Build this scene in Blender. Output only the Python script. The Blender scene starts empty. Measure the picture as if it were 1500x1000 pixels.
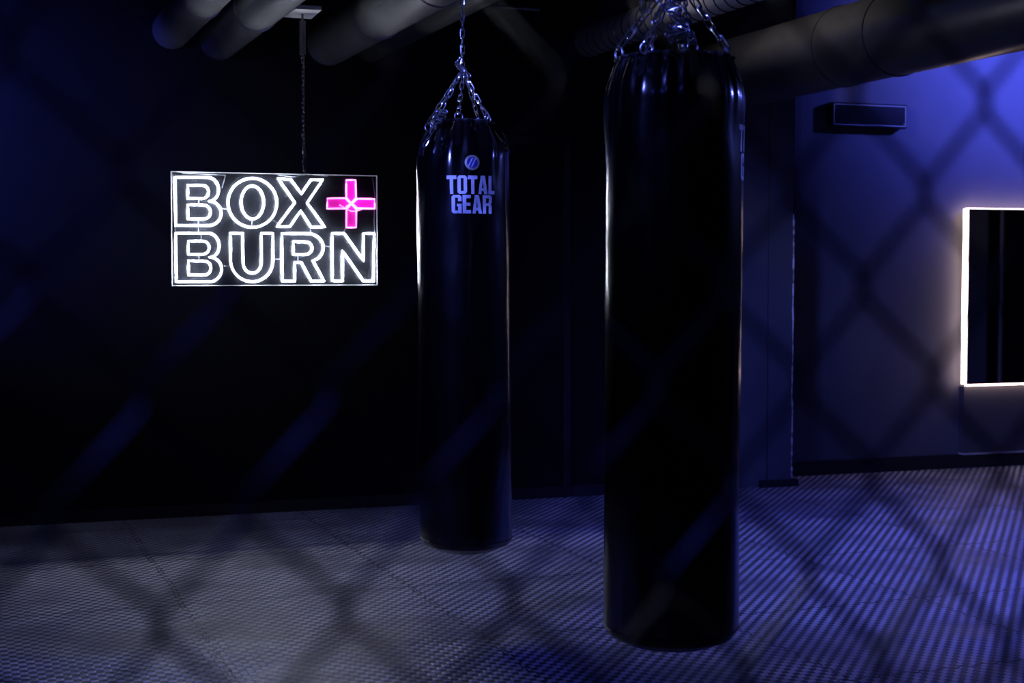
import bpy, bmesh, math, random
from mathutils import Vector, Matrix, noise
random.seed(7)
S = bpy.context.scene
COL = S.collection
PI = math.pi
# ------------------------------------------------------------------ camera / measuring
F, H, CX, CY, HOR = 2200.0, 1.42, 750.0, 500.0, 395.0
PITCH = math.atan((CY - HOR) / F)
cp, sp = math.cos(PITCH), math.sin(PITCH)

def ray(x, y):
    """direction through a measured point, scaled to unit forward distance"""
    a, b = (x - CX) / F, (y - CY) / F
    fy = cp - b * sp
    fz = -sp - b * cp
    return Vector((a / fy, 1.0, fz / fy))

def at(x, y, Y):
    r = ray(x, y)
    return Vector((r.x * Y, Y, H + r.z * Y))

W = Vector((0.9457, 0.325, 0))      # along the back walls
N = Vector((0.325, -0.9457, 0))     # out of the back walls into the room
U = Vector((0.9363, 0.3512, 0))     # across the mats and ducts
D = Vector((-0.3512, 0.9363, 0))    # along the mats and ducts
UP = Vector((0, 0, 1))
OFF_BACK, OFF_RIGHT = 8.735, 9.108

def on_plane(x, y, off):
    r = ray(x, y)
    Y = off / (-N.x * r.x - N.y)
    return Vector((r.x * Y, Y, H + r.z * Y))

def wpt(s, off, z):                # s along W, off = distance in front of camera along -N
    return W * s - N * off + UP * z

def s_of(p): return p.dot(W)

# ------------------------------------------------------------------ materials
def mat(name):
    m = bpy.data.materials.new(name); m.use_nodes = True
    nt = m.node_tree
    b = nt.nodes['Principled BSDF']
    return m, nt, b

def simple(name, col, rough=.5, metal=0., bump=0., scale=60., var=0., coat=0., spec=.5):
    m, nt, b = mat(name)
    b.inputs['Roughness'].default_value = rough
    b.inputs['Metallic'].default_value = metal
    b.inputs['Coat Weight'].default_value = coat
    b.inputs['Specular IOR Level'].default_value = spec
    tc = nt.nodes.new('ShaderNodeTexCoord')
    nz = nt.nodes.new('ShaderNodeTexNoise'); nz.inputs['Scale'].default_value = scale
    nz.inputs['Detail'].default_value = 4
    nt.links.new(tc.outputs['Object'], nz.inputs['Vector'])
    cr = nt.nodes.new('ShaderNodeValToRGB')
    lo = [c * (1 - var) for c in col]; hi = [min(1, c * (1 + var)) for c in col]
    cr.color_ramp.elements[0].position = .3; cr.color_ramp.elements[1].position = .7
    cr.color_ramp.elements[0].color = (*lo, 1); cr.color_ramp.elements[1].color = (*hi, 1)
    nt.links.new(nz.outputs['Fac'], cr.inputs['Fac'])
    nt.links.new(cr.outputs['Color'], b.inputs['Base Color'])
    if bump:
        bp = nt.nodes.new('ShaderNodeBump'); bp.inputs['Strength'].default_value = bump
        bp.inputs['Distance'].default_value = .004
        nt.links.new(nz.outputs['Fac'], bp.inputs['Height'])
        nt.links.new(bp.outputs['Normal'], b.inputs['Normal'])
    return m

def emis(name, col, strength, base=(.8, .8, .8)):
    m, nt, b = mat(name)
    b.inputs['Base Color'].default_value = (*base, 1)
    b.inputs['Emission Color'].default_value = (*col, 1)
    b.inputs['Emission Strength'].default_value = strength
    b.inputs['Roughness'].default_value = .5
    return m

M = {}
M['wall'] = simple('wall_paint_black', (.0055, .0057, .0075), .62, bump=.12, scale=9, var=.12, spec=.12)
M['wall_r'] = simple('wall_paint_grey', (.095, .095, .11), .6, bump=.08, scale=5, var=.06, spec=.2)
M['ceiling'] = simple('ceiling_black', (.01, .01, .012), .9, spec=.1)
M['trim'] = simple('trim_black', (.012, .012, .015), .4)
M['corner'] = simple('chipped_edge_glint', (.8, .78, .76), .7, bump=.8, scale=90, var=.25)
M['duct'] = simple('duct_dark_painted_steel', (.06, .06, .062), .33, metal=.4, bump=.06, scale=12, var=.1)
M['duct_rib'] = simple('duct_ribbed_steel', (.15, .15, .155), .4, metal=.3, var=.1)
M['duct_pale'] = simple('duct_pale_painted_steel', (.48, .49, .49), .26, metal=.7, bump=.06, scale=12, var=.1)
M['chain'] = simple('zinc_chain', (.72, .73, .76), .24, metal=1., var=.1)
M['vinyl_strap'] = simple('black_webbing', (.002, .002, .003), .4, bump=.3, scale=300)
M['print'] = simple('pale_print', (.62, .64, .68), .5, var=.05)
M['gold'] = simple('badge_rim', (.60, .58, .42), .35, metal=.6)
M['badge'] = simple('badge_blue', (.04, .05, .30), .3)
M['fence'] = simple('black_coated_wire', (.018, .018, .024), .34, var=.1)
M['plate'] = simple('pale_plate', (.75, .75, .73), .6)
M['steel'] = simple('dull_steel', (.18, .18, .19), .4, metal=.6)
M['black'] = simple('black_plastic', (.004, .004, .005), .25, spec=.3)
M['frame_grey'] = simple('thin_grey_frame', (.35, .35, .38), .4)
M['board'] = simple('lower_board', (.055, .055, .065), .5, bump=.2, scale=30)
M['wire'] = simple('clear_wire', (.6, .6, .65), .4)
M['white_tube'] = emis('white_led_tube', (.78, .84, 1.0), 50.)
M['pink_tube'] = emis('pink_led_tube', (1.0, .18, .80), 5.)
M['pink_fill'] = emis('pink_acrylic_glow', (.85, .004, .50), .75, (.6, .05, .4))  # own emission stands in for the pink tubes' light on the acrylic
M['led_strip'] = emis('mirror_led_strip', (1.0, .72, .66), 7.)
M['edge'] = emis('edge_lit_acrylic', (.6, .65, .9), .35)

def mirror_mat():
    m, nt, b = mat('mirror_glass')
    b.inputs['Base Color'].default_value = (.55, .56, .58, 1)
    b.inputs['Metallic'].default_value = 1; b.inputs['Roughness'].default_value = .03
    return m
M['mirror'] = mirror_mat()

def vinyl_mat(name, wr):
    m, nt, b = mat(name)
    b.inputs['Base Color'].default_value = (.0011, .0011, .0015, 1)
    b.inputs['Roughness'].default_value = .17
    b.inputs['Specular IOR Level'].default_value = 1.0
    tc = nt.nodes.new('ShaderNodeTexCoord')
    mp = nt.nodes.new('ShaderNodeMapping'); mp.inputs['Scale'].default_value = (1, 1, .35)
    n1 = nt.nodes.new('ShaderNodeTexNoise'); n1.inputs['Scale'].default_value = 14
    n1.inputs['Detail'].default_value = 2; n1.inputs['Distortion'].default_value = .6
    nt.links.new(tc.outputs['Object'], mp.inputs['Vector'])
    nt.links.new(mp.outputs['Vector'], n1.inputs['Vector'])
    bp = nt.nodes.new('ShaderNodeBump'); bp.inputs['Strength'].default_value = wr
    bp.inputs['Distance'].default_value = .006
    nt.links.new(n1.outputs['Fac'], bp.inputs['Height'])
    nt.links.new(bp.outputs['Normal'], b.inputs['Normal'])
    return m
M['vinyl'] = vinyl_mat('black_vinyl', .35)

def acrylic_mat():
    m, nt, b = mat('smoked_acrylic')
    b.inputs['Base Color'].default_value = (.014, .015, .019, 1)
    b.inputs['Roughness'].default_value = .3
    tr = nt.nodes.new('ShaderNodeBsdfTransparent')
    mx = nt.nodes.new('ShaderNodeMixShader'); mx.inputs['Fac'].default_value = .62
    out = nt.nodes['Material Output']
    nt.links.new(tr.outputs[0], mx.inputs[1]); nt.links.new(b.outputs[0], mx.inputs[2])
    nt.links.new(mx.outputs[0], out.inputs['Surface'])
    return m
M['acrylic'] = acrylic_mat()

# -- floor mats: jigsaw seams and a woven relief, alternate mats turned by a quarter
def mats_mat():
    m, nt, b = mat('interlocking_foam_mats')
    L = nt.links
    def node(t, **k):
        n = nt.nodes.new(t)
        for a, v in k.items(): setattr(n, a, v)
        return n
    def mth(op, a, c=None, d=None):
        n = node('ShaderNodeMath', operation=op)
        for i, v in enumerate((a, c, d)):
            if v is None: continue
            if isinstance(v, (int, float)): n.inputs[i].default_value = v
            else: L.new(v, n.inputs[i])
        return n.outputs[0]
    tc = node('ShaderNodeTexCoord')
    sx = node('ShaderNodeSeparateXYZ'); L.new(tc.outputs['Object'], sx.inputs[0])
    u, v = sx.outputs[0], sx.outputs[1]        # floor object is turned so x runs across, y along
    # gentle distortion of the seams
    nz = node('ShaderNodeTexNoise'); nz.inputs['Scale'].default_value = 1.3
    L.new(tc.outputs['Object'], nz.inputs['Vector'])
    wob = mth('MULTIPLY', mth('SUBTRACT', nz.outputs['Fac'], .5), .05)
    us, vs = mth('ADD', u, wob), mth('ADD', v, wob)
    def teeth(w):                               # square-ish jigsaw wave
        s = mth('SINE', mth('MULTIPLY', w, 2 * PI / .083))
        return mth('MULTIPLY', mth('MULTIPLY', mth('MINIMUM', mth('MAXIMUM', mth('MULTIPLY', s, 4.), -1.), 1.), 1.), .009)
    def dist(w):
        f = mth('FRACT', w)
        return mth('ABSOLUTE', mth('SUBTRACT', f, .5))   # .5 at the seam
    du = dist(mth('ADD', us, teeth(vs))); dv = dist(mth('ADD', vs, teeth(us)))
    seam = mth('MAXIMUM', mth('GREATER_THAN', du, .4960), mth('GREATER_THAN', dv, .4950))
    # parity of the mat
    par = mth('MODULO', mth('ADD', mth('ADD', mth('FLOOR', us), mth('FLOOR', vs)), 40.), 2.)
    ua, va = u, v
    k1, k2 = 2 * PI / .056, 2 * PI / .064
    a = mth('ADD', mth('MULTIPLY', ua, k1), mth('MULTIPLY', va, -k2))
    c = mth('ADD', mth('MULTIPLY', ua, k1), mth('MULTIPLY', va, k2))
    ha = mth('SINE', a); hb = mth('SINE', c)
    wr = node('ShaderNodeMapRange'); wr.inputs[1].default_value = .2; wr.inputs[2].default_value = 2.6
    wr.inputs[3].default_value = .51; wr.inputs[4].default_value = .68
    L.new(mth('FLOOR', us), wr.inputs[0]); wa = wr.outputs[0]
    h = mth('ADD', mth('MULTIPLY', ha, wa), mth('MULTIPLY', hb, mth('SUBTRACT', 1., wa)))
    pit = mth('MINIMUM', mth('MAXIMUM', mth('MULTIPLY', mth('ADD', h, .35), 1.4), 0.), 1.)
    # worn patches where the relief is flattened
    n2 = node('ShaderNodeTexNoise'); n2.inputs['Scale'].default_value = 1.7; n2.inputs['Detail'].default_value = 3
    L.new(tc.outputs['Object'], n2.inputs['Vector'])
    worn = node('ShaderNodeMapRange'); worn.inputs[1].default_value = .42; worn.inputs[2].default_value = .62
    worn.inputs[3].default_value = 1.0; worn.inputs[4].default_value = .38
    L.new(n2.outputs['Fac'], worn.inputs[0])
    hp = mth('MULTIPLY', pit, worn.outputs[0])
    n3 = node('ShaderNodeTexNoise'); n3.inputs['Scale'].default_value = 2.6; n3.inputs['Detail'].default_value = 1
    L.new(tc.outputs['Object'], n3.inputs['Vector'])
    hh = mth('SUBTRACT', hp, mth('MULTIPLY', seam, 1.6))
    bp = node('ShaderNodeBump'); bp.inputs['Strength'].default_value = .9; bp.inputs['Distance'].default_value = .0035
    L.new(hh, bp.inputs['Height'])
    bp2 = node('ShaderNodeBump'); bp2.inputs['Strength'].default_value = .8; bp2.inputs['Distance'].default_value = .045
    L.new(n3.outputs['Fac'], bp2.inputs['Height']); L.new(bp.outputs['Normal'], bp2.inputs['Normal'])
    L.new(bp2.outputs['Normal'], b.inputs['Normal'])
    # colour: charcoal foam, darker in the grooves, seams dark
    mx = node('ShaderNodeMix', data_type='RGBA')
    mx.inputs[6].default_value = (.09, .09, .10, 1); mx.inputs[7].default_value = (.52, .52, .56, 1)
    L.new(hp, mx.inputs[0])
    mx2 = node('ShaderNodeMix', data_type='RGBA'); mx2.inputs[7].default_value = (.02, .02, .022, 1)
    L.new(mx.outputs[2], mx2.inputs[6]); L.new(seam, mx2.inputs[0])
    L.new(mx2.outputs[2], b.inputs['Base Color'])
    b.inputs['Roughness'].default_value = .48
    return m
M['mats'] = mats_mat()

# ------------------------------------------------------------------ mesh helpers
def link(name, bm, m, parent=None, smooth=True, loc=None):
    me = bpy.data.meshes.new(name)
    bmesh.ops.recalc_face_normals(bm, faces=bm.faces)
    bm.to_mesh(me); bm.free()
    if smooth:
        for p in me.polygons: p.use_smooth = True
        try: me.set_sharp_from_angle(angle=math.radians(40))
        except Exception: pass
    me.materials.append(m)
    o = bpy.data.objects.new(name, me); COL.objects.link(o)
    if parent is not None: o.parent = parent
    if loc is not None: o.location = loc
    return o

def thing(name, label, cat, loc=(0, 0, 0), rotz=0, group=None):
    o = bpy.data.objects.new(name, None); COL.objects.link(o)
    o.location = loc; o.rotation_euler = (0, 0, rotz); o.empty_display_size = .1
    tag(o, label, cat, group)
    return o

def tag(o, label, cat=None, group=None):
    o['label'] = label
    if cat: o['category'] = cat
    if group: o['group'] = group
    return o

def struct(name, bm, m, label=None, smooth=False):
    o = link(name, bm, m, None, smooth); o['kind'] = 'structure'
    if label: o['label'] = label
    return o

def prism(bm, pts, vec):
    """extrude polygon pts by vec"""
    a = [bm.verts.new(p) for p in pts]; b = [bm.verts.new(Vector(p) + Vector(vec)) for p in pts]
    n = len(pts)
    bm.faces.new(a[::-1]); bm.faces.new(b)
    for i in range(n):
        bm.faces.new((a[i], a[(i + 1) % n], b[(i + 1) % n], b[i]))

def obox(bm, o, ax, ay, az):
    """box with corner o and edge vectors"""
    o = Vector(o)
    prism(bm, [o, o + ax, o + ax + ay, o + ay], az)

def tube(bm, pts, r, seg=8, closed=False, caps=True, radii=None):
    pts = [Vector(p) for p in pts]; n = len(pts)
    tg = []
    for i in range(n):
        if closed: t = pts[(i + 1) % n] - pts[i - 1]
        else: t = pts[min(i + 1, n - 1)] - pts[max(i - 1, 0)]
        tg.append(t.normalized())
    ref = Vector((0, 0, 1))
    if abs(tg[0].dot(ref)) > .9: ref = Vector((1, 0, 0))
    nn = (ref - tg[0] * ref.dot(tg[0])).normalized()
    rings = []
    for i in range(n):
        if i:
            nn = nn - tg[i] * nn.dot(tg[i])
            nn = nn.normalized() if nn.length > 1e-6 else tg[i].orthogonal().normalized()
        bi = tg[i].cross(nn)
        rr = radii[i] if radii else r
        rings.append([bm.verts.new(pts[i] + (nn * math.cos(2 * PI * k / seg) + bi * math.sin(2 * PI * k / seg)) * rr) for k in range(seg)])
    m = n if closed else n - 1
    for i in range(m):
        a, b = rings[i], rings[(i + 1) % n]
        off = 0
        if closed and i == n - 1:            # match the frames where the loop closes
            off = min(range(seg), key=lambda q: (a[0].co - b[q].co).length)
        for k in range(seg):
            bm.faces.new((a[k], a[(k + 1) % seg], b[(k + 1 + off) % seg], b[(k + off) % seg]))
    if caps and not closed:
        bm.faces.new(rings[0][::-1]); bm.faces.new(rings[-1])

def lathe(bm, prof, seg=32, cap=True, origin=(0, 0, 0)):
    o = Vector(origin); rings = []
    for r, z in prof:
        rings.append([bm.verts.new(o + Vector((r * math.cos(2 * PI * k / seg), r * math.sin(2 * PI * k / seg), z))) for k in range(seg)])
    for a, b in zip(rings, rings[1:]):
        for k in range(seg): bm.faces.new((a[k], a[(k + 1) % seg], b[(k + 1) % seg], b[k]))
    if cap: bm.faces.new(rings[0][::-1]); bm.faces.new(rings[-1])

def ring(bm, c, n, R, r, seg=24, ts=8):
    n = Vector(n).normalized(); a = n.orthogonal().normalized(); b = n.cross(a)
    tube(bm, [Vector(c) + (a * math.cos(2 * PI * k / seg) + b * math.sin(2 * PI * k / seg)) * R for k in range(seg)], r, ts, closed=True)

def chain_link(bm, c, t, side, L, Wd, r):
    """one oblong link centred at c along t, lying in the plane t,side"""
    hl = L / 2 - Wd / 2; pts = []
    for k in range(7):
        a = -PI / 2 + PI * k / 6
        pts.append(c + t * (hl + Wd / 2 * math.cos(a)) + side * (Wd / 2 * math.sin(a)))
    for k in range(7):
        a = PI / 2 + PI * k / 6
        pts.append(c + t * (-hl + Wd / 2 * math.cos(a)) + side * (Wd / 2 * math.sin(a)))
    tube(bm, pts, r, 6, closed=True)

def chain(bm, path, L=.040, Wd=.0145, r=.0026, twist=0., wander=.25):
    pts = [Vector(p) for p in path]
    seg = [(b - a).length for a, b in zip(pts, pts[1:])]
    tot = sum(seg); pitch = L - 3.4 * r
    n = max(1, round(tot / pitch)); step = tot / n
    def pos(s):
        for a, b, l in zip(pts, pts[1:], seg):
            if s <= l or l == 0: return a.lerp(b, s / l if l else 0)
            s -= l
        return pts[-1]
    ang = twist
    for i in range(n):
        a, b = pos(i * step), pos(min(tot, (i + 1) * step))
        t = (b - a)
        if t.length < 1e-5: continue
        t.normalize()
        ref = Vector((0, 1, 0)) if abs(t.y) < .9 else Vector((1, 0, 0))
        s1 = t.cross(ref).normalized(); s2 = t.cross(s1)
        q = ang + (PI / 2 if i % 2 else 0)
        side = s1 * math.cos(q) + s2 * math.sin(q)
        ang += random.uniform(-wander, wander)
        chain_link(bm, (a + b) / 2, t, side, L, Wd, r)

# ------------------------------------------------------------------ the room
CEIL = 3.45
# floor: an object turned with the mats
bm = bmesh.new()
nx, ny = 60, 60
vs = [[bm.verts.new((-9 + 21 * i / nx, -4 + 16.5 * j / ny, 0)) for j in range(ny + 1)] for i in range(nx + 1)]
for i in range(nx):
    for j in range(ny):
        bm.faces.new((vs[i][j], vs[i + 1][j], vs[i + 1][j + 1], vs[i][j + 1]))
fl = struct('floor', bm, M['mats'], 'floor of interlocking charcoal foam mats with ribbed relief')
fl.rotation_euler = (0, 0, math.atan2(U.y, U.x))
p1 = on_plane(0, 0, 1)   # unused helper point keeps numbers explicit
g = at(190, 776, H * F / (776 - HOR)); g2 = at(332, 818, H * F / (818 - HOR))
du = g.dot(U) % 1.0; dv = g2.dot(D) % 1.0
fl.location = U * du + D * dv

# back wall (left run) ends in a corner, right run is set back behind it
sc = s_of(on_plane(1157, 500, OFF_BACK))
bm = bmesh.new()
obox(bm, wpt(-7.0, OFF_BACK, 0), W * (sc + 7.0), -N * .9, UP * CEIL)
struct('wall_back', bm, M['wall'], 'black painted back wall behind the neon sign')
bm = bmesh.new()
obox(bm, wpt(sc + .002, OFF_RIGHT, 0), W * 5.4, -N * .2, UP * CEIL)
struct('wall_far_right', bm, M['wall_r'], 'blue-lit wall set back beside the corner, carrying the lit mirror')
# side walls outside the frame
AR = 9.0
bm = bmesh.new()
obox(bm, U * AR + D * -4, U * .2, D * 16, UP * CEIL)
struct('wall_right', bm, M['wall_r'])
bm = bmesh.new()
obox(bm, U * -4.2 + D * -4, U * -.2, D * 13.5, UP * CEIL)
struct('wall_left', bm, M['wall'])
bm = bmesh.new()
obox(bm, U * -4.6 + D * -4.2 , U * 14, D * -.2, UP * CEIL)
struct('wall_front', bm, M['wall'])
bm = bmesh.new()
obox(bm, U * -9 + D * -4.5 + UP * CEIL, U * 21, D * 17, UP * .2)
struct('ceiling', bm, M['ceiling'], 'black ceiling')
# baseboards
bm = bmesh.new()
obox(bm, wpt(-6.5, OFF_BACK - .015, 0), W * (sc + 6.5 - .16), N * -.015, UP * .07)
struct('baseboard_back', bm, M['trim'])
bm = bmesh.new()
obox(bm, wpt(sc + .01, OFF_RIGHT - .018, 0), W * 5.0, N * -.018, UP * .10)
struct('baseboard_right', bm, M['trim'])
# boxed column at the end of the back wall with a low plinth and shallow seams
s1 = s_of(on_plane(1126, 500, OFF_BACK - .03)); s00 = s_of(on_plane(1000, 500, OFF_BACK - .03))
bm = bmesh.new()
obox(bm, wpt(s00, OFF_BACK - .024, 0), W * (s1 - s00 - .006), N * -.024, UP * 2.72)
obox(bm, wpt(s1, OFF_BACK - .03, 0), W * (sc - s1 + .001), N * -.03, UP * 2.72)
struct('trim_1', bm, M['wall_r'], 'flat boxed facing on the corner of the back wall')  # grey instead of wall black: stronger light on this stretch put into the colour
bm = bmesh.new()
obox(bm, wpt(s1 - .06, OFF_BACK - .06, 0), W * (sc - s1 + .10), N * -.06, UP * .045)
struct('trim_2', bm, M['trim'], 'low dark plinth at the foot of the wall corner')
# chipped corner bead; mirror light caught on the edge is put into its colour
bm = bmesh.new()
pts = []; rad = []
z = .06
while z < 1.80:
    j = noise.noise(Vector((z * 9, 3.1, 0))); k = noise.noise(Vector((z * 40, 7.7, 0)))
    pts.append(wpt(sc + .004 + .004 * j, OFF_BACK - .031, z)); rad.append(max(.0010, .0034 + .007 * k)); z += .012
tube(bm, pts, .003, 5, radii=rad)
struct('trim_3', bm, M['corner'], 'thin chipped pale line down the wall corner')
# vertical strip on the set-back wall just beyond the corner
sa, sb = s_of(on_plane(1160, 300, OFF_RIGHT)), s_of(on_plane(1169.5, 300, OFF_RIGHT))
bm = bmesh.new()
obox(bm, wpt(sa, OFF_RIGHT - .03, 1.75), W * (sb - sa), N * -.03, UP * (CEIL - 1.75))
struct('trim_4', bm, M['wall_r'], 'narrow upright strip beside the wall corner, high up')
# flush black door in the back wall
dA, dB = s_of(on_plane(716, 500, OFF_BACK)), s_of(on_plane(823, 500, OFF_BACK))
dt = on_plane(780, 212, OFF_BACK).z
bm = bmesh.new()
obox(bm, wpt(dA, OFF_BACK - .012, .02), W * (dB - dA), N * -.012, UP * (dt - .02))
door = struct('door_1', bm, M['wall'], 'flush black door in the back wall between the two bags')
bm = bmesh.new()
for (a, b, z0, z1) in ((dB, dB + .05, 0, dt + .05), (dA - .05, dA, 0, dt + .05), (dA, dB, dt, dt + .05)):
    obox(bm, wpt(a + .003, OFF_BACK - .022, z0), W * (b - a - .003), N * -.022, UP * (z1 - z0))
fr = link('door_frame', bm, M['trim'], door, False)
# black doorway on the right-hand wall, seen in the mirror
bm = bmesh.new()
obox(bm, U * (AR - .03) + D * 5.88, U * .03, D * 2.2, UP * 2.6)
d2 = struct('door_2', bm, M['black'])
bm = bmesh.new()
obox(bm, U * (AR - .05) + D * 6.10, U * .02, D * .02, UP * 2.6)
link('door_frame', bm, M['frame_grey'], d2, False)

# ------------------------------------------------------------------ ducts
def duct(name, label, a, h, r, t0, t1, m, seams=(), rib_pitch=None, hangers=()):
    base = U * a + UP * h
    root = thing(name, label, 'duct', U * a + D * t0 + UP * h)
    inv = -root.location
    def P(t): return base + D * t + inv
    def circ(t, rr):
        return [P(t) + (U * math.cos(q) + UP * math.sin(q)) * rr for q in [2 * PI * k / 48 for k in range(48)]]
    bm = bmesh.new()
    n = int((t1 - t0) / .1)
    tube(bm, [P(t0 + (t1 - t0) * i / n) for i in range(n + 1)], r, 48)
    link('duct_pipe', bm, m, root)
    if rib_pitch:
        bm = bmesh.new(); pts = []
        tt = t0; st = 24
        k = 0
        while tt < t1:
            q = 2 * PI * k / st
            pts.append(P(tt) + (U * math.cos(q) + UP * math.sin(q)) * (r + .001)); k += 1; tt += rib_pitch / st
        tube(bm, pts, .0045, 5)
        link('spiral_seam', bm, M['black'], root)
    for s in seams:
        bm = bmesh.new()
        tube(bm, [P(s - .012), P(s - .008), P(s + .008), P(s + .012)], r, 48, radii=[r, r + .006, r + .006, r])
        link('joint_band', bm, m, root)
    for s in hangers:
        bm = bmesh.new()
        pts = [P(s) + (U * math.cos(q) + UP * math.sin(q)) * (r + .004) for q in [PI * (1 + k / 16) for k in range(17)]]
        top = CEIL - h
        pts = [P(s) + U * -(r + .004) + UP * top] + pts + [P(s) + U * (r + .004) + UP * top]
        tube(bm, pts, .004, 5)
        link('hanger_strap', bm, M['black'], root)
    return root

def duct_from(x, y, zbot, r):
    """duct offset (a, h) whose underside edge meets (x, y) on the back wall"""
    p = on_plane(x, y, OFF_BACK)
    return p.dot(U), p.z

def t_wall(a, off=OFF_BACK):
    # D coordinate where a duct with offset a meets the back wall plane
    # point = U a + D t ; -(N . P) = off
    return (off + N.dot(U) * a) / (-N.dot(D))

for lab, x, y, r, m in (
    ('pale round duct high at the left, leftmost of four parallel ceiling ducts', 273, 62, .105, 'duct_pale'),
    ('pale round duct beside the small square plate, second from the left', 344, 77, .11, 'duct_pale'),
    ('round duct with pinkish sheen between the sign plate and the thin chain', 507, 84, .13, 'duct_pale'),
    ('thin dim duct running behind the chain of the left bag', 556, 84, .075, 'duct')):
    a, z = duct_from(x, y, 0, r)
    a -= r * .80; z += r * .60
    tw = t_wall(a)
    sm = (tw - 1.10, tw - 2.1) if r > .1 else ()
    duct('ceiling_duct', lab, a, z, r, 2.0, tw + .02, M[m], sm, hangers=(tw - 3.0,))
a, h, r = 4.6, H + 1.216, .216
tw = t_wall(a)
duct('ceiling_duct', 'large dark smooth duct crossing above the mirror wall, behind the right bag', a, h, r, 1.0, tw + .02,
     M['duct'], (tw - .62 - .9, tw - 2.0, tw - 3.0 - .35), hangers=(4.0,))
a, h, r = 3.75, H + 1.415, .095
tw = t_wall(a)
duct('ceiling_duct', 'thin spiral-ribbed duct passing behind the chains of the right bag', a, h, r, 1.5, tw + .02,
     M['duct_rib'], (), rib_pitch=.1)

# ------------------------------------------------------------------ neon sign
YL = 7.5
TL = at(251.1, 252, YL); BL = at(251.1, 418.2, YL)
r_ = ray(551.5, 257.7)
s_w = None
# right edge where the sign plane (parallel to the wall) meets the ray
offS = -N.dot(Vector((TL.x, TL.y, 0)))
TR = on_plane(551.5, 257.7, offS); BR = on_plane(551.5, 416.4, offS)
Zt, Zb = (TL.z + TR.z) / 2, (BL.z + BR.z) / 2
sL, sR = s_of(TL), s_of(TR)
SW, SH = sR - sL, Zt - Zb
sign = thing('neon_sign', 'rectangular hanging sign with glowing white words and a pink plus', 'sign',
             wpt(sL, offS, Zb), math.atan2(W.y, W.x))
# local frame: x along sign, y away from viewer, z up
def sp_(x, y, d=0.):
    u = (x - 93) / 1325.
    yt, yb = 97 + 25 * u, 830 - 8 * u
    # perspective along the width: equal picture steps are slightly longer at the far end
    uu = u * (1 + .043 * (u - 1))
    v = (y - yt) / (yb - yt)
    return Vector((uu * SW, -d, (1 - v) * SH))
bm = bmesh.new(); obox(bm, (0, 0, 0), Vector((SW, 0, 0)), Vector((0, .006, 0)), Vector((0, 0, SH)))
link('acrylic_panel', bm, M['acrylic'], sign, False)
bm = bmesh.new()
e = .0028
for o, ax, az in (((-e, -.001, -e), (SW + 2 * e, 0, 0), (0, 0, e)), ((-e, -.001, SH), (SW + 2 * e, 0, 0), (0, 0, e)),
                  ((-e, -.001, 0), (e, 0, 0), (0, 0, SH)), ((SW, -.001, 0), (e, 0, 0), (0, 0, SH))):
    obox(bm, o, Vector(ax), Vector((0, .008, 0)), Vector(az))
tag(link('panel_edge', bm, M['edge'], sign, False), 'thin glowing panel edge')

def arc(cx, cy, rx, ry, a0, a1, n=14):
    return [(cx + rx * math.cos(math.radians(a0 + (a1 - a0) * k / n)), cy + ry * math.sin(math.radians(a0 + (a1 - a0) * k / n))) for k in range(n + 1)]

def B(x0, x1, y0, y1, inner=True):
    """outline of a B: picture coordinates, y down"""
    ym = (y0 + y1) / 2
    ru, rl = (ym - y0) / 2, (y1 - ym) / 2
    xu = x1 - 15
    out = [(x0, y0)] + arc(xu - 72, y0 + ru + 2, 72, ru + 2, -90, 60, 14) + [(x0 + 215, ym - 3)] + arc(x1 - 82, y1 - rl - 2, 82, rl + 2, -62, 90, 14) + [(x0, y1)]
    h1 = [(x0 + 80, y0 + 52)] + arc(x0 + 178, y0 + 94, 37, 42, -90, 90, 10) + [(x0 + 80, y0 + 136)]
    h2 = [(x0 + 80, ym + 22)] + arc(x0 + 180, ym + 68, 46, 46, -90, 90, 10) + [(x0 + 80, ym + 114)]
    return [out, h1, h2]

letters = [
    ('B', B(115, 410, 132, 443)),
    ('O', [arc(612, 296, 158, 158, 0, 360, 40)[:-1], arc(612, 293, 73, 107, 0, 360, 32)[:-1]]),
    ('X', [[(778, 140), (860, 143), (929, 238), (990, 147), (1066, 147), (965, 296), (1078, 450), (988, 450), (922, 345), (852, 448), (768, 448), (886, 294)]]),
    ('B', B(115, 410, 492, 806)),
    ('U', [[(468, 492), (548, 492)] + [(548, 680)] + arc(607, 680, 59, 70, 180, 0, 14)[::1] + [(668, 492), (742, 492)] + [(742, 670)] + arc(606, 672, 138, 132, 0, 180, 20) + [(468, 672)]]),
    ('R', [[(800, 493), (950, 493)] + arc(968, 584, 100, 91, -90, 55, 14) + [(1000, 668), (1072, 800), (988, 800), (925, 680), (882, 680), (882, 800), (800, 800)],
           [(874, 546), (950, 546)] + arc(952, 587, 44, 41, -90, 90, 10) + [(874, 628)]]),
    ('N', [[(1125, 492), (1205, 492), (1328, 668), (1328, 492), (1398, 492), (1394, 798), (1326, 798), (1192, 605), (1192, 798), (1125, 798)]]),
]
def arcfix(P):
    # mirror the U's inner arc so that it bulges downwards
    return P
def densify(P, step=26):
    out = []
    for i in range(len(P)):
        a, b = Vector((*P[i], 0)), Vector((*P[(i + 1) % len(P)], 0))
        n = max(1, int((b - a).length / step))
        for k in range(n): out.append(tuple((a.lerp(b, k / n))[:2]))
    # soften corners slightly
    return out
def loops_mesh(loops, r, d):
    bm = bmesh.new()
    for P in loops:
        Q = []
        for p in densify(P):
            if not Q or (Vector(p) - Vector(Q[-1])).length > 4: Q.append(p)
        if (Vector(Q[0]) - Vector(Q[-1])).length <= 4: Q.pop()
        tube(bm, [sp_(x, y, d) for x, y in Q], r, 8, closed=True)
    return bm
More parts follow.
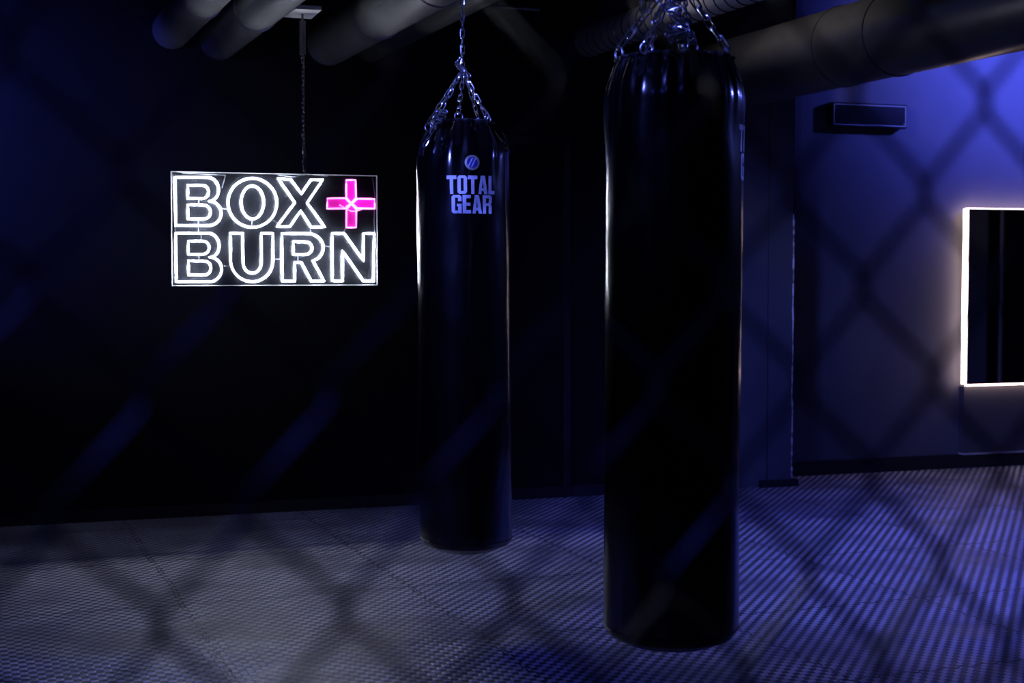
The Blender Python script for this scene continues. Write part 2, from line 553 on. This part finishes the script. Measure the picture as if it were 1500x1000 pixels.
# U needs its inner curve to bulge down: picture y grows downwards, so use +sin
letters[4] = ('U', [[(468, 492), (548, 492), (548, 680)] + arc(607, 682, 59, 68, 180, 0, 14)[1:-1] + [(666, 680), (668, 492), (742, 492), (742, 665)] + arc(605, 668, 137, 137, 0, 180, 22)[1:-1] + [(468, 665)]])
for nm, lp in letters:
    o = link('letter_tube', loops_mesh(lp, .0045, .014), M['white_tube'], sign)
    o['label'] = 'white glowing outline letter ' + nm
# pink plus: four pointed arms
cx, cy = 1252, 300
arms = [
    [(1219, 148), (1279, 148), (1281, 262), (1254, 292), (1246, 292), (1219, 262)],
    [(1219, 452), (1281, 452), (1281, 336), (1256, 308), (1246, 308), (1219, 336)],
    [(1096, 267), (1212, 265), (1242, 296), (1242, 302), (1212, 331), (1096, 331)],
    [(1402, 270), (1290, 268), (1260, 296), (1260, 302), (1290, 329), (1402, 331)]]
for P in arms:
    o = link('plus_arm_tube', loops_mesh([P], .0042, .012), M['pink_tube'], sign)
    o['label'] = 'pink glowing tube round one arm of the plus'
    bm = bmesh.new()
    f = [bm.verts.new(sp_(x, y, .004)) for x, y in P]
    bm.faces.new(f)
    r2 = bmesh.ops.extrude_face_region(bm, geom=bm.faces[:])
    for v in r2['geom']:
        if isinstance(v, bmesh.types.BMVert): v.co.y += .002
    tag(link('plus_arm_fill', bm, M['pink_fill'], sign, False), 'magenta arm of the plus with added glow')
bm = bmesh.new()
tube(bm, [sp_(1170, 308, .022), sp_(1205, 330, .026), sp_(1245, 350, .024), sp_(1280, 348, .024), sp_(1330, 330, .02)], .0022, 6)
tube(bm, [sp_(1210, 318, .024), sp_(1252, 300, .026), sp_(1290, 340, .024)], .002, 6)
link('loose_wire', bm, M['pink_tube'], sign)
# fine feeder wires between letters
bm = bmesh.new()
for P in ([(268, 262), (266, 312)], [(262, 395), (262, 500)], [(278, 500), (280, 545)], [(266, 615), (264, 665)], [(415, 335), (455, 335)],
          [(612, 400), (605, 450)], [(745, 405), (775, 430)], [(985, 445), (988, 495)], [(1215, 460), (1190, 500)], [(1075, 572), (1125, 580)],
          [(745, 658), (800, 660)], [(905, 628), (903, 682)], [(410, 705), (470, 705)], [(160, 105), (440, 118)], [(440, 118), (418, 200)],
          [(1390, 130), (1404, 250), (1398, 420), (1402, 500), (1385, 560)], [(100, 110), (106, 300), (112, 480)],
          [(780, 118), (880, 128), (960, 108), (1100, 124)]):
    bm = bmesh.new(); tube(bm, [sp_(x, y, .008) for x, y in P], .0012, 5)
    link('feeder_wire', bm, M['wire'], sign)
for x, y in ((120, 108), (1392, 130), (118, 820), (1395, 812), (447, 140), (460, 140)):
    bm = bmesh.new(); c = sp_(x, y, .004); tube(bm, [c, c + Vector((0, -.008, 0))], .004 if x not in (447, 460) else .0022, 10)
    link('screw', bm, M['chain'], sign)

# hanging chain and its bracket over the sign
pt = on_plane(444.5, 255, offS)
topz = 2.72
cp0 = Vector((pt.x, pt.y, 0))
bm = bmesh.new()
q0 = cp0 + UP * (Zt + .0)
q1 = cp0 + UP * (topz - .2)
pp = [q0 + (q1 - q0) * (k / 30) + U * (.004 * math.sin(k * 1.7)) for k in range(31)]
chain(bm, pp, L=.03, Wd=.010, r=.0019)
tube(bm, [q0 + U * .012 + UP * .0, q0 + U * .018 + UP * .06, q0 + U * .004 + UP * .16, q0 + U * .006 + UP * .6, q1 + U * .004], .0024, 6)
hc = link('hanging_chain', bm, M['chain'])
tag(hc, 'thin chain with a cable holding up the neon sign', 'chain')
pl = thing('ceiling_bracket', 'small pale rectangular plate with a short tube above the neon sign', 'bracket', cp0 + UP * topz)
PA = [at(x, y, 7.0) for x, y in ((416, 25), (433, 13), (471, 15), (456, 28))]
pz = topz
def hit_z(x, y, z):
    r = ray(x, y); Y = (z - H) / r.z
    return Vector((r.x * Y, Y, z))
PA = [hit_z(x, y, pz) - pl.location for x, y in ((416, 25), (433, 13), (471, 15), (456, 28))]
bm = bmesh.new(); prism(bm, PA, (0, 0, .02)); link('plate', bm, M['plate'], pl, False)
bm = bmesh.new(); tube(bm, [Vector((0, 0, -.205)), Vector((0, 0, -.035))], .016, 16)
tube(bm, [Vector((0, 0, -.04)), Vector((0, 0, .0))], .006, 8)
link('tube', bm, M['steel'], pl)
bm = bmesh.new(); cc = (PA[0] + PA[2]) / 2
tube(bm, [cc + UP * .02, Vector((cc.x, cc.y, CEIL - pz))], .012, 10)
link('rod', bm, M['black'], pl)
# thin rail high between the chains
bm = bmesh.new()
a_, b_ = hit_z(722, 10, 2.9), hit_z(790, 14, 2.9)
tube(bm, [a_, b_], .008, 8)
rl = thing('ceiling_rail', 'short thin grey rail under the ceiling right of the thin chain', 'rail', (0, 0, 0))
link('rail', bm, M['steel'], rl)
bm = bmesh.new()
for q in (.1, .9):
    c = a_.lerp(b_, q); tube(bm, [c, Vector((c.x, c.y, CEIL))], .004, 6)
link('rod', bm, M['black'], rl)

# ------------------------------------------------------------------ punching bags
def text_polys():
    """condensed bold capitals as convex pieces on a 1-high grid"""
    def I(x, w): return [(x, 0), (x + w, 0), (x + w, 1), (x, 1)]
    def R(x0, y0, x1, y1): return [(x0, y0), (x1, y0), (x1, y1), (x0, y1)]
    s = .19
    def T(): return [R(0, .80, .56, 1), R(.28 - s / 2, 0, .28 + s / 2, .80)], .56
    def L(): return [R(0, 0, s, 1), R(s, 0, .42, .19)], .44
    def E(): return [R(0, 0, s, 1), R(s, 0, .44, .18), R(s, .41, .41, .58), R(s, .82, .44, 1)], .46
    def A(): return [[(0, 0), (.18, 0), (.29, 1), (.15, 1)], [(.34, 0), (.54, 0), (.39, 1), (.25, 1)], R(.14, .16, .40, .33)], .54
    def O():
        c = .10; w = .54
        P = [R(0, c, s, 1 - c), R(w - s, c, w, 1 - c), R(c, 0, w - c, .15), R(c, .85, w - c, 1)]
        P += [[(0, c), (c, 0), (s + .02, .15), (s, c + .05)], [(w, c), (w - s, c + .05), (w - s - .02, .15), (w - c, 0)],
              [(0, 1 - c), (s, 1 - c - .05), (s + .02, .85), (c, 1)], [(w, 1 - c), (w - c, 1), (w - s - .02, .85), (w - s, 1 - c - .05)]]
        return P, w
    def G():
        c = .10; w = .54
        P = [R(0, c, s, 1 - c), R(c, 0, w - .22, .15), R(c, .85, w - c, 1), R(w - s, .66, w, 1 - c), R(w - s, 0, w, .52), R(.29, .38, w, .52)]
        P += [[(0, c), (c, 0), (s + .02, .15), (s, c + .05)], [(0, 1 - c), (s, 1 - c - .05), (s + .02, .85), (c, 1)],
              [(w, 1 - c), (w - c, 1), (w - s - .02, .85), (w - s, 1 - c - .05)], [(w - .24, 0), (w - s, .10), (w - s, .15), (w - .24, .15)]]
        return P, w
    def Rr():
        c = .09; w = .54
        P = [R(0, 0, s, 1), R(s, .84, w - c, 1), R(s, .42, w - c, .57), R(w - s, .60, w, 1 - c),
             [(w, 1 - c), (w - c, 1), (w - s - .02, .84), (w - s, 1 - c - .05)], [(w - c, .50), (w, .60), (w - s, .62), (w - s - .02, .56)],
             R(w - s, 0, w, .40), [(w, .40), (w - .04, .49), (w - s - .02, .50), (w - s, .40)]]
        return P, w
    return dict(T=T, L=L, E=E, A=A, O=O, G=G, R=Rr)
GL = text_polys()
def word(txt, x0, x1, y0, y1, gap=.055):
    tot = sum(GL[c]()[1] for c in txt) + gap * (len(txt) - 1)
    k = (x1 - x0) / tot; x = 0; out = []
    for c in txt:
        P, w = GL[c]()
        for q in P: out.append([(x0 + (x + a) * k, y0 + b * (y1 - y0)) for a, b in q])
        x += w + gap
    return out

def make_bag(px, Y, R, ztop, zbot, label, style, logo_ang, lean, seed):
    base = at(px, 800, Y); base.z = 0
    root = thing('punching_bag', label, 'punching bag', base)
    Hh = ztop - zbot
    def surf(th, z):
        """radius and height of the skin; th measured from the viewer's side towards the right"""
        t = (ztop - z)
        r = R
        if style == 'gathered':
            tp = .155 + .045 * math.sin(th + 2.3)        # height of the drawn-in shoulder
            if t < tp: r = R * (.57 + .43 * math.sin(PI / 2 * max(0, t / tp)) ** .85)
            fold = math.exp(-max(0, t - .02) / .13) * .0165
            r += fold * (math.sin(th * 7 + 1.1 + 2.2 * math.sin(t * 9)) * .7 + .5 * math.sin(th * 13 + 4 + t * 6))
            r += math.exp(-t / .16) * .014 * noise.noise(Vector((math.cos(th) * 1.4, math.sin(th) * 1.4, z * 5 + 2)))
        else:
            tp = .12
            if t < tp: r = R * (.79 + .21 * math.sin(PI / 2 * max(0, t / tp)) ** .9)
            r += math.exp(-t / .16) * .011 * noise.noise(Vector((math.cos(th) * 1.5, math.sin(th) * 1.5, z * 7 + 4)))
            fold = math.exp(-max(0, t) / .06) * .0085
            r += fold * (math.sin(th * 19 + 1.3 * math.sin(th * 3)) * .8 + .5 * math.sin(th * 31 + 1))
            r += math.exp(-((t - .16) / .12) ** 2) * .004 * math.sin(th * 6 + seed)
        b = z - zbot
        tb = .045
        if b < tb: r = R * (1 - .16 * (1 - math.sqrt(max(0, 1 - ((tb - b) / tb) ** 2))))
        q = Vector((math.cos(th) * 1.6, math.sin(th) * 1.6, z * 2.3 + seed))
        r += .0030 * noise.noise(q) + .0013 * noise.noise(q * 3.1)
        if b < .1: r += 0
        return r
    def pt_(th, z, dr=0):
        r = surf(th, z) + dr
        lx = lean * (ztop - z)
        return Vector((r * math.sin(th) + lx, -r * math.cos(th), z))
    SEG = 180
    zs = [zbot + .045 * (1 - math.cos(k / 8 * PI / 2)) for k in range(8)]
    zz = zbot + .045
    while zz < ztop - .26: zs.append(zz); zz += .02
    while zz < ztop - .003: zs.append(zz); zz += .006
    zs.append(ztop)
    bm = bmesh.new(); rings = []
    for z in zs: rings.append([bm.verts.new(pt_(2 * PI * k / SEG, z)) for k in range(SEG)])
    for a, b in zip(rings, rings[1:]):
        for k in range(SEG): bm.faces.new((a[k], a[(k + 1) % SEG], b[(k + 1) % SEG], b[k]))
    # closed top, sagging inward a little
    rt = surf(0, ztop)
    prev = rings[-1]
    for f_, dz in ((.85, -.004), (.5, -.012), (.15, -.015)):
        cur = [bm.verts.new(Vector((v.co.x * f_, v.co.y * f_, ztop + dz))) for v in rings[-1]]
        for k in range(SEG): bm.faces.new((prev[k], prev[(k + 1) % SEG], cur[(k + 1) % SEG], cur[k]))
        prev = cur
    bm.faces.new(prev)
    prev = rings[0]
    lx = lean * Hh
    for f_, dz in ((.8, -.016), (.5, -.028), (.15, -.034)):
        cur = [bm.verts.new(Vector(((v.co.x - lx) * f_ + lx, v.co.y * f_, zbot + dz))) for v in rings[0]]
        for k in range(SEG): bm.faces.new((prev[k], cur[k], cur[(k + 1) % SEG], prev[(k + 1) % SEG]))
        prev = cur
    bm.faces.new(prev[::-1])
    link('bag_body', bm, M['vinyl'], root)
    # hem round the mouth
    bm = bmesh.new()
    tube(bm, [pt_(2 * PI * k / 96, ztop - .004, .001) for k in range(96)], .006, 8, closed=True)
    link('rim_hem', bm, M['vinyl_strap'], root)
    # bottom seam
    bm = bmesh.new()
    tube(bm, [pt_(2 * PI * k / 96, zbot + .03, .0005) for k in range(96)], .0022, 6, closed=True)
    link('bottom_seam', bm, M['vinyl_strap'], root)
    # logo
    bm = bmesh.new()
    zc = LOGO[style]
    polys = word('TOTAL', -.096, .096, zc + .003, zc + .073) + word('GEAR', -.078, .082, zc - .071, zc - .001)
    for q in polys:
        xs = [p[0] for p in q]; ys = [p[1] for p in q]
        n = 5
        t = bmesh.new()
        t.faces.new([t.verts.new((a, 0, b)) for a, b in q])
        for k in range(1, n):
            x = min(xs) + (max(xs) - min(xs)) * k / n
            bmesh.ops.bisect_plane(t, geom=t.verts[:] + t.edges[:] + t.faces[:], plane_co=(x, 0, 0), plane_no=(1, 0, 0))
        for k in range(1, 6):
            zq = min(ys) + (max(ys) - min(ys)) * k / 6
            bmesh.ops.bisect_plane(t, geom=t.verts[:] + t.edges[:] + t.faces[:], plane_co=(0, 0, zq), plane_no=(0, 0, 1))
        mp = {}
        for v in t.verts: mp[v] = bm.verts.new(pt_(logo_ang + v.co.x / R, v.co.z, .0012))
        for f in t.faces: bm.faces.new([mp[v] for v in f.verts])
        t.free()
    tag(link('printed_logo', bm, M['print'], root), 'pale block capitals reading TOTAL GEAR')
    # round badge
    bth, bz = logo_ang + .003 / R, zc + .122
    c0 = pt_(bth, bz); nrm = Vector((math.sin(bth), -math.cos(bth), 0)); sd = Vector((math.cos(bth), math.sin(bth), 0))
    def disc(r0, r1, d, n=32):
        bm = bmesh.new(); a = []; b = []
        for k in range(n):
            q = 2 * PI * k / n
            def pp(r): 
                return pt_(bth + r * math.cos(q) / R, bz + r * math.sin(q), d)
            a.append(bm.verts.new(pp(r0))); b.append(bm.verts.new(pp(r1)))
        for k in range(n): bm.faces.new((a[k], a[(k + 1) % n], b[(k + 1) % n], b[k]))
        return bm
    bd = link('badge', disc(.0005, .029, .0018), M['badge'], root); bd['label'] = 'round blue badge with pale rim'
    link('badge_rim', disc(.021, .029, .0026), M['gold'], bd)
    bm = bmesh.new()
    for o_ in (-.009, .004):
        f = []
        for (a, b) in ((-.010, -.017), (-.005, -.017), (.012, .017), (.007, .017)):
            f.append(bm.verts.new(pt_(bth + (a + o_) / R, bz + b, .0026)))
        bm.faces.new(f)
    link('badge_stripe', bm, M['print'], bd)
    return root, pt_, surf

LOGO = {}
# ---- left bag
YB1, R1 = 5.91, .181
zt1 = at(680, 178, YB1).z; zb1 = at(680, 797, YB1).z
LOGO['gathered'] = at(694, 285, YB1 - .18).z
b1, pt1, sf1 = make_bag(677.5, YB1, R1, zt1, zb1,
    'smaller black hanging bag left of centre with pale block lettering below its chains', 'gathered', math.radians(13), .010, 1.3)
# ---- right bag
YB2, R2 = 4.02, .1815
zt2 = at(985, 77, YB2 - .1).z; zb2 = at(984, 930, YB2).z
LOGO['round'] = at(1072, 224, YB2 - .05).z
b2, pt2, sf2 = make_bag(985, YB2, R2, zt2, zb2,
    'larger black hanging bag nearest the mirror wall, right of centre, under heavy chains', 'round', math.radians(94), -.002, 5.2)

def strap_ring(root, pt_, th, z, w=.022, ln=.10, down=True):
    bm = bmesh.new()
    n = 10; a = []; b = []; a2 = []; b2 = []
    for k in range(n + 1):
        zz = z - ln * k / n
        for lst, s, d in ((a, -1, .004), (b, 1, .004), (a2, -1, .0015), (b2, 1, .0015)):
            lst.append(bm.verts.new(pt_(th + s * w / 2 / .18, zz, d)))
    for k in range(n):
        bm.faces.new((a[k], b[k], b[k + 1], a[k + 1])); bm.faces.new((a2[k], a2[k + 1], b2[k + 1], b2[k]))
        bm.faces.new((a[k], a[k + 1], a2[k + 1], a2[k])); bm.faces.new((b[k], b2[k], b2[k + 1], b[k + 1]))
    bm.faces.new((a[0], a2[0], b2[0], b[0])); bm.faces.new((a[-1], b[-1], b2[-1], a2[-1]))
    # loop over the ring
    top = (a[0].co + b[0].co) / 2
    s = link('strap', bm, M['vinyl_strap'], root)
    bm = bmesh.new()
    c = pt_(th, z, .003) + UP * .012
    ring(bm, c, Vector((math.cos(th), math.sin(th), 0)) * .4 + Vector((math.sin(th), -math.cos(th), 0)), .0155, .003)
    link('ring', bm, M['chain'], s)
    return c + UP * .013

def loc_(root, p): return Vector(p) - root.location

# left bag chains: knot below a single long chain
kn = at(677.5, 100, YB1) - b1.location
ends = []
for deg, zz in ((-4, 0), (-62, -.035), (-118, 0), (150, 0), (112, 0), (52, 0)):
    th = math.radians(deg)
    ends.append(strap_ring(b1, pt1, th, zt1 + zz - .004))
for i, e_ in enumerate(ends):
    bm = bmesh.new()
    k0 = kn + Vector((random.uniform(-.008, .008), random.uniform(-.008, .008), random.uniform(-.02, .0)))
    chain(bm, [e_, k0], twist=i * .7)
    link('chain', bm, M['chain'], b1)
# the long drop at the left: slack chain gathered on the shoulder
bm = bmesh.new()
kp = [at(x, y, YB1 - .14) - b1.location for x, y in ((654, 162), (646, 165), (640, 171), (650, 172), (655, 166), (642, 162), (636, 174), (646, 177), (634, 179), (632, 184), (640, 180), (633, 190), (628, 203), (622, 214))]
kp = [p + Vector((0, random.uniform(-.02, .02), 0)) for p in kp]
chain(bm, kp, twist=.4, wander=.8)
tag(link('slack_chain', bm, M['chain'], b1), 'bunched slack chain lying on the left shoulder')
bm = bmesh.new()
kp = [kn + Vector(v) for v in ((.03, 0, -.03), (0, -.02, .0), (-.03, 0, .012), (-.012, .02, .03), (.004, 0, .045), (-.02, -.012, .03), (.0, .0, -.01), (.028, .01, -.028))]
chain(bm, kp, twist=1, wander=.8)
link('chain_knot', bm, M['chain'], b1)
bm = bmesh.new()
chain(bm, [kn + Vector((0, 0, -.005)), Vector((kn.x - .0, kn.y, CEIL))], twist=.35, wander=.06)
tag(link('main_chain', bm, M['chain'], b1), 'long single chain up to the ceiling')

# right bag chains (apex above the frame)
ap = at(990, -40, YB2) - b2.location
ends = []
for deg in (-35, -78, -150, 165, 75, 12):
    th = math.radians(deg)
    ends.append(strap_ring(b2, pt2, th, zt2 - .004, ln=.06))
for i, e_ in enumerate(ends):
    bm = bmesh.new()
    k0 = ap + Vector((random.uniform(-.012, .012), random.uniform(-.012, .012), random.uniform(-.02, .01)))
    chain(bm, [e_, k0], L=.044, Wd=.0175, r=.003, twist=.3 + i * .55, wander=.12)
    link('chain', bm, M['chain'], b2)
bm = bmesh.new()
rnd = random.Random(5)
cl = []
for k in range(26):
    t = k / 25
    y_ = -20 + 78 * min(1, t * 1.5) if t < .66 else 58 - 14 * math.sin((t - .66) * 9)
    x_ = 990 + 14 * math.sin(k * 1.9) + (6 * t)
    cl.append(at(x_ + rnd.uniform(-5, 5), y_ + rnd.uniform(-5, 5), YB2 - .1 + rnd.uniform(-.03, .03)) - b2.location)
chain(bm, cl, L=.034, Wd=.0155, r=.003, wander=1.)
tag(link('slack_chain', bm, M['chain'], b2), 'tangled spare chain hanging in the middle')
bm = bmesh.new()
chain(bm, [ap + Vector((0, 0, -.01)), Vector((ap.x, ap.y, CEIL))], L=.05, Wd=.02, r=.0035, twist=.3, wander=.05)
link('main_chain', bm, M['chain'], b2)

for root, q in ((b1, kn), (b2, ap)):
    bm = bmesh.new(); lathe(bm, [(.045, CEIL - .012), (.045, CEIL), ], 24, origin=(q.x, q.y, 0)); ring(bm, (q.x, q.y, CEIL - .03), (1, 0, 0), .022, .005)
    link('ceiling_hook', bm, M['steel'], root)
# short dark spotlight canister hanging behind the right bag's chains
c = at(941.5, 19.5, 5.2)
cn = thing('hanging_canister', 'short dark cylinder with bright rings beside the left chains of the right bag', 'lamp', c)
bm = bmesh.new(); lathe(bm, [(.010, 0), (.0125, .003), (.0125, .08), (.010, .085)], 24); link('housing', bm, M['black'], cn)
for z in (.004, .037):
    bm = bmesh.new(); ring(bm, (0, 0, z), (0, 0, 1), .0128, .0012)
    link('collar', bm, M['chain'], cn)
bm = bmesh.new(); tube(bm, [(0, 0, .08), (0, 0, CEIL - c.z)], .004, 8); link('stem', bm, M['black'], cn)

# ------------------------------------------------------------------ set-back wall: box, mirror and board
vA, vB = s_of(on_plane(1219, 170, OFF_RIGHT - .08)), s_of(on_plane(1329, 170, OFF_RIGHT - .08))
zv0, zv1 = on_plane(1270, 186.5, OFF_RIGHT - .08).z, on_plane(1270, 151, OFF_RIGHT - .08).z
vt = thing('wall_fixture', 'black rectangular box fixture mounted high on the blue-lit wall', 'wall box',
           wpt(vA, OFF_RIGHT - .08, zv0), math.atan2(W.y, W.x))
bw, bh = vB - vA, zv1 - zv0
bm = bmesh.new(); obox(bm, (0, 0, 0), Vector((bw, 0, 0)), Vector((0, .079, 0)), Vector((0, 0, bh)))
bmesh.ops.bevel(bm, geom=bm.edges[:], offset=.006, segments=2, affect='EDGES')
link('housing', bm, M['black'], vt, False)
bm = bmesh.new()
f = .006
for o, ax, az in (((.012, -.004, .012), (bw - .024, 0, 0), (0, 0, f)), ((.012, -.004, bh - .018), (bw - .024, 0, 0), (0, 0, f)),
                  ((.012, -.004, .012), (f, 0, 0), (0, 0, bh - .024)), ((bw - .018, -.004, .012), (f, 0, 0), (0, 0, bh - .024))):
    obox(bm, o, Vector(ax), Vector((0, .006, 0)), Vector(az))
tag(link('face_frame', bm, M['frame_grey'], vt, False), 'thin grey frame line')
for c in (Vector((.03, -.002, bh - .04)), Vector((bw - .03, -.002, .03))):
    bm = bmesh.new(); tube(bm, [c, c + Vector((0, -.004, 0))], .004, 10)
    link('screw', bm, M['chain'], vt)

mo = OFF_RIGHT - .10
mA = s_of(on_plane(1418.5, 430, mo)); mz1 = on_plane(1418, 305.5, mo).z; mz0 = on_plane(1418, 563, mo).z
MW = 1.35; MH = mz1 - mz0
mr = thing('backlit_mirror', 'large wall mirror glowing white from behind its edges, at the right', 'mirror',
           wpt(mA, mo, mz0), math.atan2(W.y, W.x))
bm = bmesh.new(); obox(bm, (0, 0, 0), Vector((MW, 0, 0)), Vector((0, .012, 0)), Vector((0, 0, MH)))
link('mirror_glass', bm, M['mirror'], mr, False)
bm = bmesh.new(); obox(bm, (.03, .012, .03), Vector((MW - .06, 0, 0)), Vector((0, .088, 0)), Vector((0, 0, MH - .06)))
link('back_box', bm, M['black'], mr, False)
for nm, o, ax, az in (('side', (-.004, .012, .0), (.02, 0, 0), (0, 0, MH)), ('side', (MW - .016, .012, .0), (.02, 0, 0), (0, 0, MH)),
                  ('top', (.01, .016, MH - .014), (MW - .02, 0, 0), (0, 0, .02)), ('bottom', (.0, .0, -.012), (MW - .0, 0, 0), (0, 0, .012))):
    bm = bmesh.new(); obox(bm, o, Vector(ax), Vector((0, {'side': .055, 'top': .05, 'bottom': .03}[nm], 0)), Vector(az))
    link('led_strip', bm, M['led_strip'], mr, False)

bo = OFF_RIGHT - .06
zb_ = .10
bm_root = thing('wall_board', 'dark board on the wall directly under the glowing mirror', 'board', wpt(mA + .005, bo, zb_), math.atan2(W.y, W.x))
bm = bmesh.new(); obox(bm, (0, 0, .012), Vector((MW - .01, 0, 0)), Vector((0, .059, 0)), Vector((0, 0, mz0 - zb_ - .03)))
link('panel', bm, M['board'], bm_root, False)
bm = bmesh.new(); obox(bm, (0, -.01, 0), Vector((MW - .01, 0, 0)), Vector((0, .069, 0)), Vector((0, 0, .012)))
tag(link('bottom_edge', bm, M['frame_grey'], bm_root, False), 'thin pale bottom edge')

# ------------------------------------------------------------------ chain-link fence in front
FD = Vector((.928, .373, 0)).normalized(); FN = Vector((FD.y, -FD.x, 0))    # FN towards the viewer
P0 = Vector((-.174 * .6, .6, 0))
PH, PV = .075, .0895
z0n = at(505, 893, .614).z
fence = thing('chain_link_fence', 'out-of-focus black chain-link fence across the whole foreground', 'fence', (P0.x, P0.y, 0))
def fpt(s, z, d=0.): return FD * s + FN * d + UP * z
SH_ = -.006 / PV
k0, k1 = -48, 44
m0 = -int((z0n - .03) / (PV / 2)); m1 = int((2.1 - z0n) / (PV / 2))
rw = .0021
bm = bmesh.new()
for k in range(k0, k1):
    pts = []
    sL_ = .0375 + k * PH / 2
    for m in range(m0, m1 + 1):
        z = z0n + m * PV / 2
        right = (m + k) % 2 == 1       # wire reaches its right bend here (meets wire k+1)
        sb_ = sL_ + (PH / 2 + .0018 if right else -.0018)
        # next strand direction: going up from a left bend runs right: '/', in front
        sh = SH_ * (z - z0n)
        ins = .0035
        sgn = -1 if right else 1
        # arriving strand (from below) and leaving strand (above)
        d_in = .0026 if right else -.0026
        d_out = -.0026 if right else .0026
        e_ = ins * PV / PH
        pts.append(fpt(sb_ + sgn * ins + sh, z - e_ * 1.5, d_in))
        pts.append(fpt(sb_ + sh, z, 0))
        pts.append(fpt(sb_ + sgn * ins + sh, z + e_ * 1.5, d_out))
    tube(bm, pts, rw, 8)
link('wire_mesh', bm, M['fence'], fence)
sa_, sb2 = (k0 + 1) * PH / 2, (k1 + 1) * PH / 2
zt_ = z0n + m1 * PV / 2 + .03
for s in (sa_, sb2):
    bm = bmesh.new(); tube(bm, [fpt(s, 0), fpt(s, zt_)], .022, 20); link('post', bm, M['fence'], fence)
for z in (zt_, .06):
    bm = bmesh.new(); tube(bm, [fpt(sa_, z), fpt(sb2, z)], .018, 16); link('rail', bm, M['fence'], fence)

# ------------------------------------------------------------------ lights
def area(name, loc, tgt, size, power, col, spread=180, shape='DISK'):
    l = bpy.data.lights.new(name, 'AREA'); l.shape = shape; l.size = size; l.energy = power; l.color = col
    l.spread = math.radians(spread)
    o = bpy.data.objects.new(name, l); COL.objects.link(o); o.location = loc
    d = Vector(tgt) - Vector(loc); o.rotation_euler = d.to_track_quat('-Z', 'Y').to_euler()
    return o
BLUE = (.085, .11, 1.0)
PALE = (.13, .17, 1.0)
def spot(name, loc, tgt, size, power, col, cone, blend=1.):
    l = bpy.data.lights.new(name, 'SPOT'); l.shadow_soft_size = size; l.energy = power; l.color = col
    l.spot_size = math.radians(cone); l.spot_blend = blend
    o = bpy.data.objects.new(name, l); COL.objects.link(o); o.location = loc
    d = Vector(tgt) - Vector(loc); o.rotation_euler = d.to_track_quat('-Z', 'Y').to_euler()
    return o
# lamp in front of the set-back wall, up by the ceiling beyond the big duct
spot('blue_wall_lamp', U * 7.7 + D * 7.3 + UP * 3.3, U * 7.2 + D * 9.1 + UP * 3.0, .1, 800, BLUE, 88)
# lamp over the right-hand floor
spot('blue_floor_lamp', U * 5.9 + D * 5.5 + UP * 3.3, U * 5.0 + D * 6.0 + UP * 0, .12, 360, BLUE, 98)
# lamp right of the bags
spot('blue_right_lamp', Vector((3.9, 6.5, 2.75)), Vector((0, 4.9, 1.95)), .25, 850, PALE, 46)
# lamp near the left part of the back wall
spot('blue_left_wall_lamp', wpt(-.9, OFF_BACK - 1.3, 2.35), wpt(-.15, OFF_BACK, 2.15), .1, 230, BLUE, 84)
# lamp over the left near side
spot('blue_left_lamp', Vector((-2.1, 2.3, 3.2)), Vector((.0, 5.0, 2.2)), .45, 2100, PALE, 44)
# lamp over the left-hand floor
spot('blue_left_floor_lamp', Vector((-3.2, 3.2, 3.3)), Vector((-1.9, 5.4, 0)), .15, 120, BLUE, 70)
# added unseen light behind the viewer's left shoulder, only to brighten the fence
spot('blue_fence_fill', Vector((-1.5, -1.0, 3.3)), Vector((.1, .65, 1.42)), .6, 80, BLUE, 75)
# dim neutral lamp between the ducts
spot('neutral_duct_lamp', U * 2.9 + D * 7.1 + UP * 3.38, U * 4.6 + D * 7.3 + UP * 2.9, .12, 120, (1., .9, .95), 74)

w = bpy.data.worlds.new('World'); S.world = w; w.use_nodes = True
w.node_tree.nodes['Background'].inputs[0].default_value = (.02, .025, .12, 1)
w.node_tree.nodes['Background'].inputs[1].default_value = .02

# ------------------------------------------------------------------ camera
cd = bpy.data.cameras.new('camera'); cam = bpy.data.objects.new('camera', cd); COL.objects.link(cam)
cd.sensor_width = 36; cd.lens = 36 * F / 1500; cd.clip_start = .02; cd.clip_end = 60
cam.location = (0, 0, H); cam.rotation_euler = (PI / 2 - PITCH, 0, 0)
cd.dof.use_dof = True; cd.dof.focus_distance = 5.4; cd.dof.aperture_fstop = 4.2
S.camera = cam
S.view_settings.view_transform = 'Standard'; S.view_settings.look = 'None'
S.view_settings.exposure = 0; S.view_settings.gamma = 1; S.view_settings.use_curve_mapping = False
try:
    S.cycles.use_denoising = True
    S.cycles.max_bounces = 8; S.cycles.sample_clamp_indirect = 6
except Exception: pass
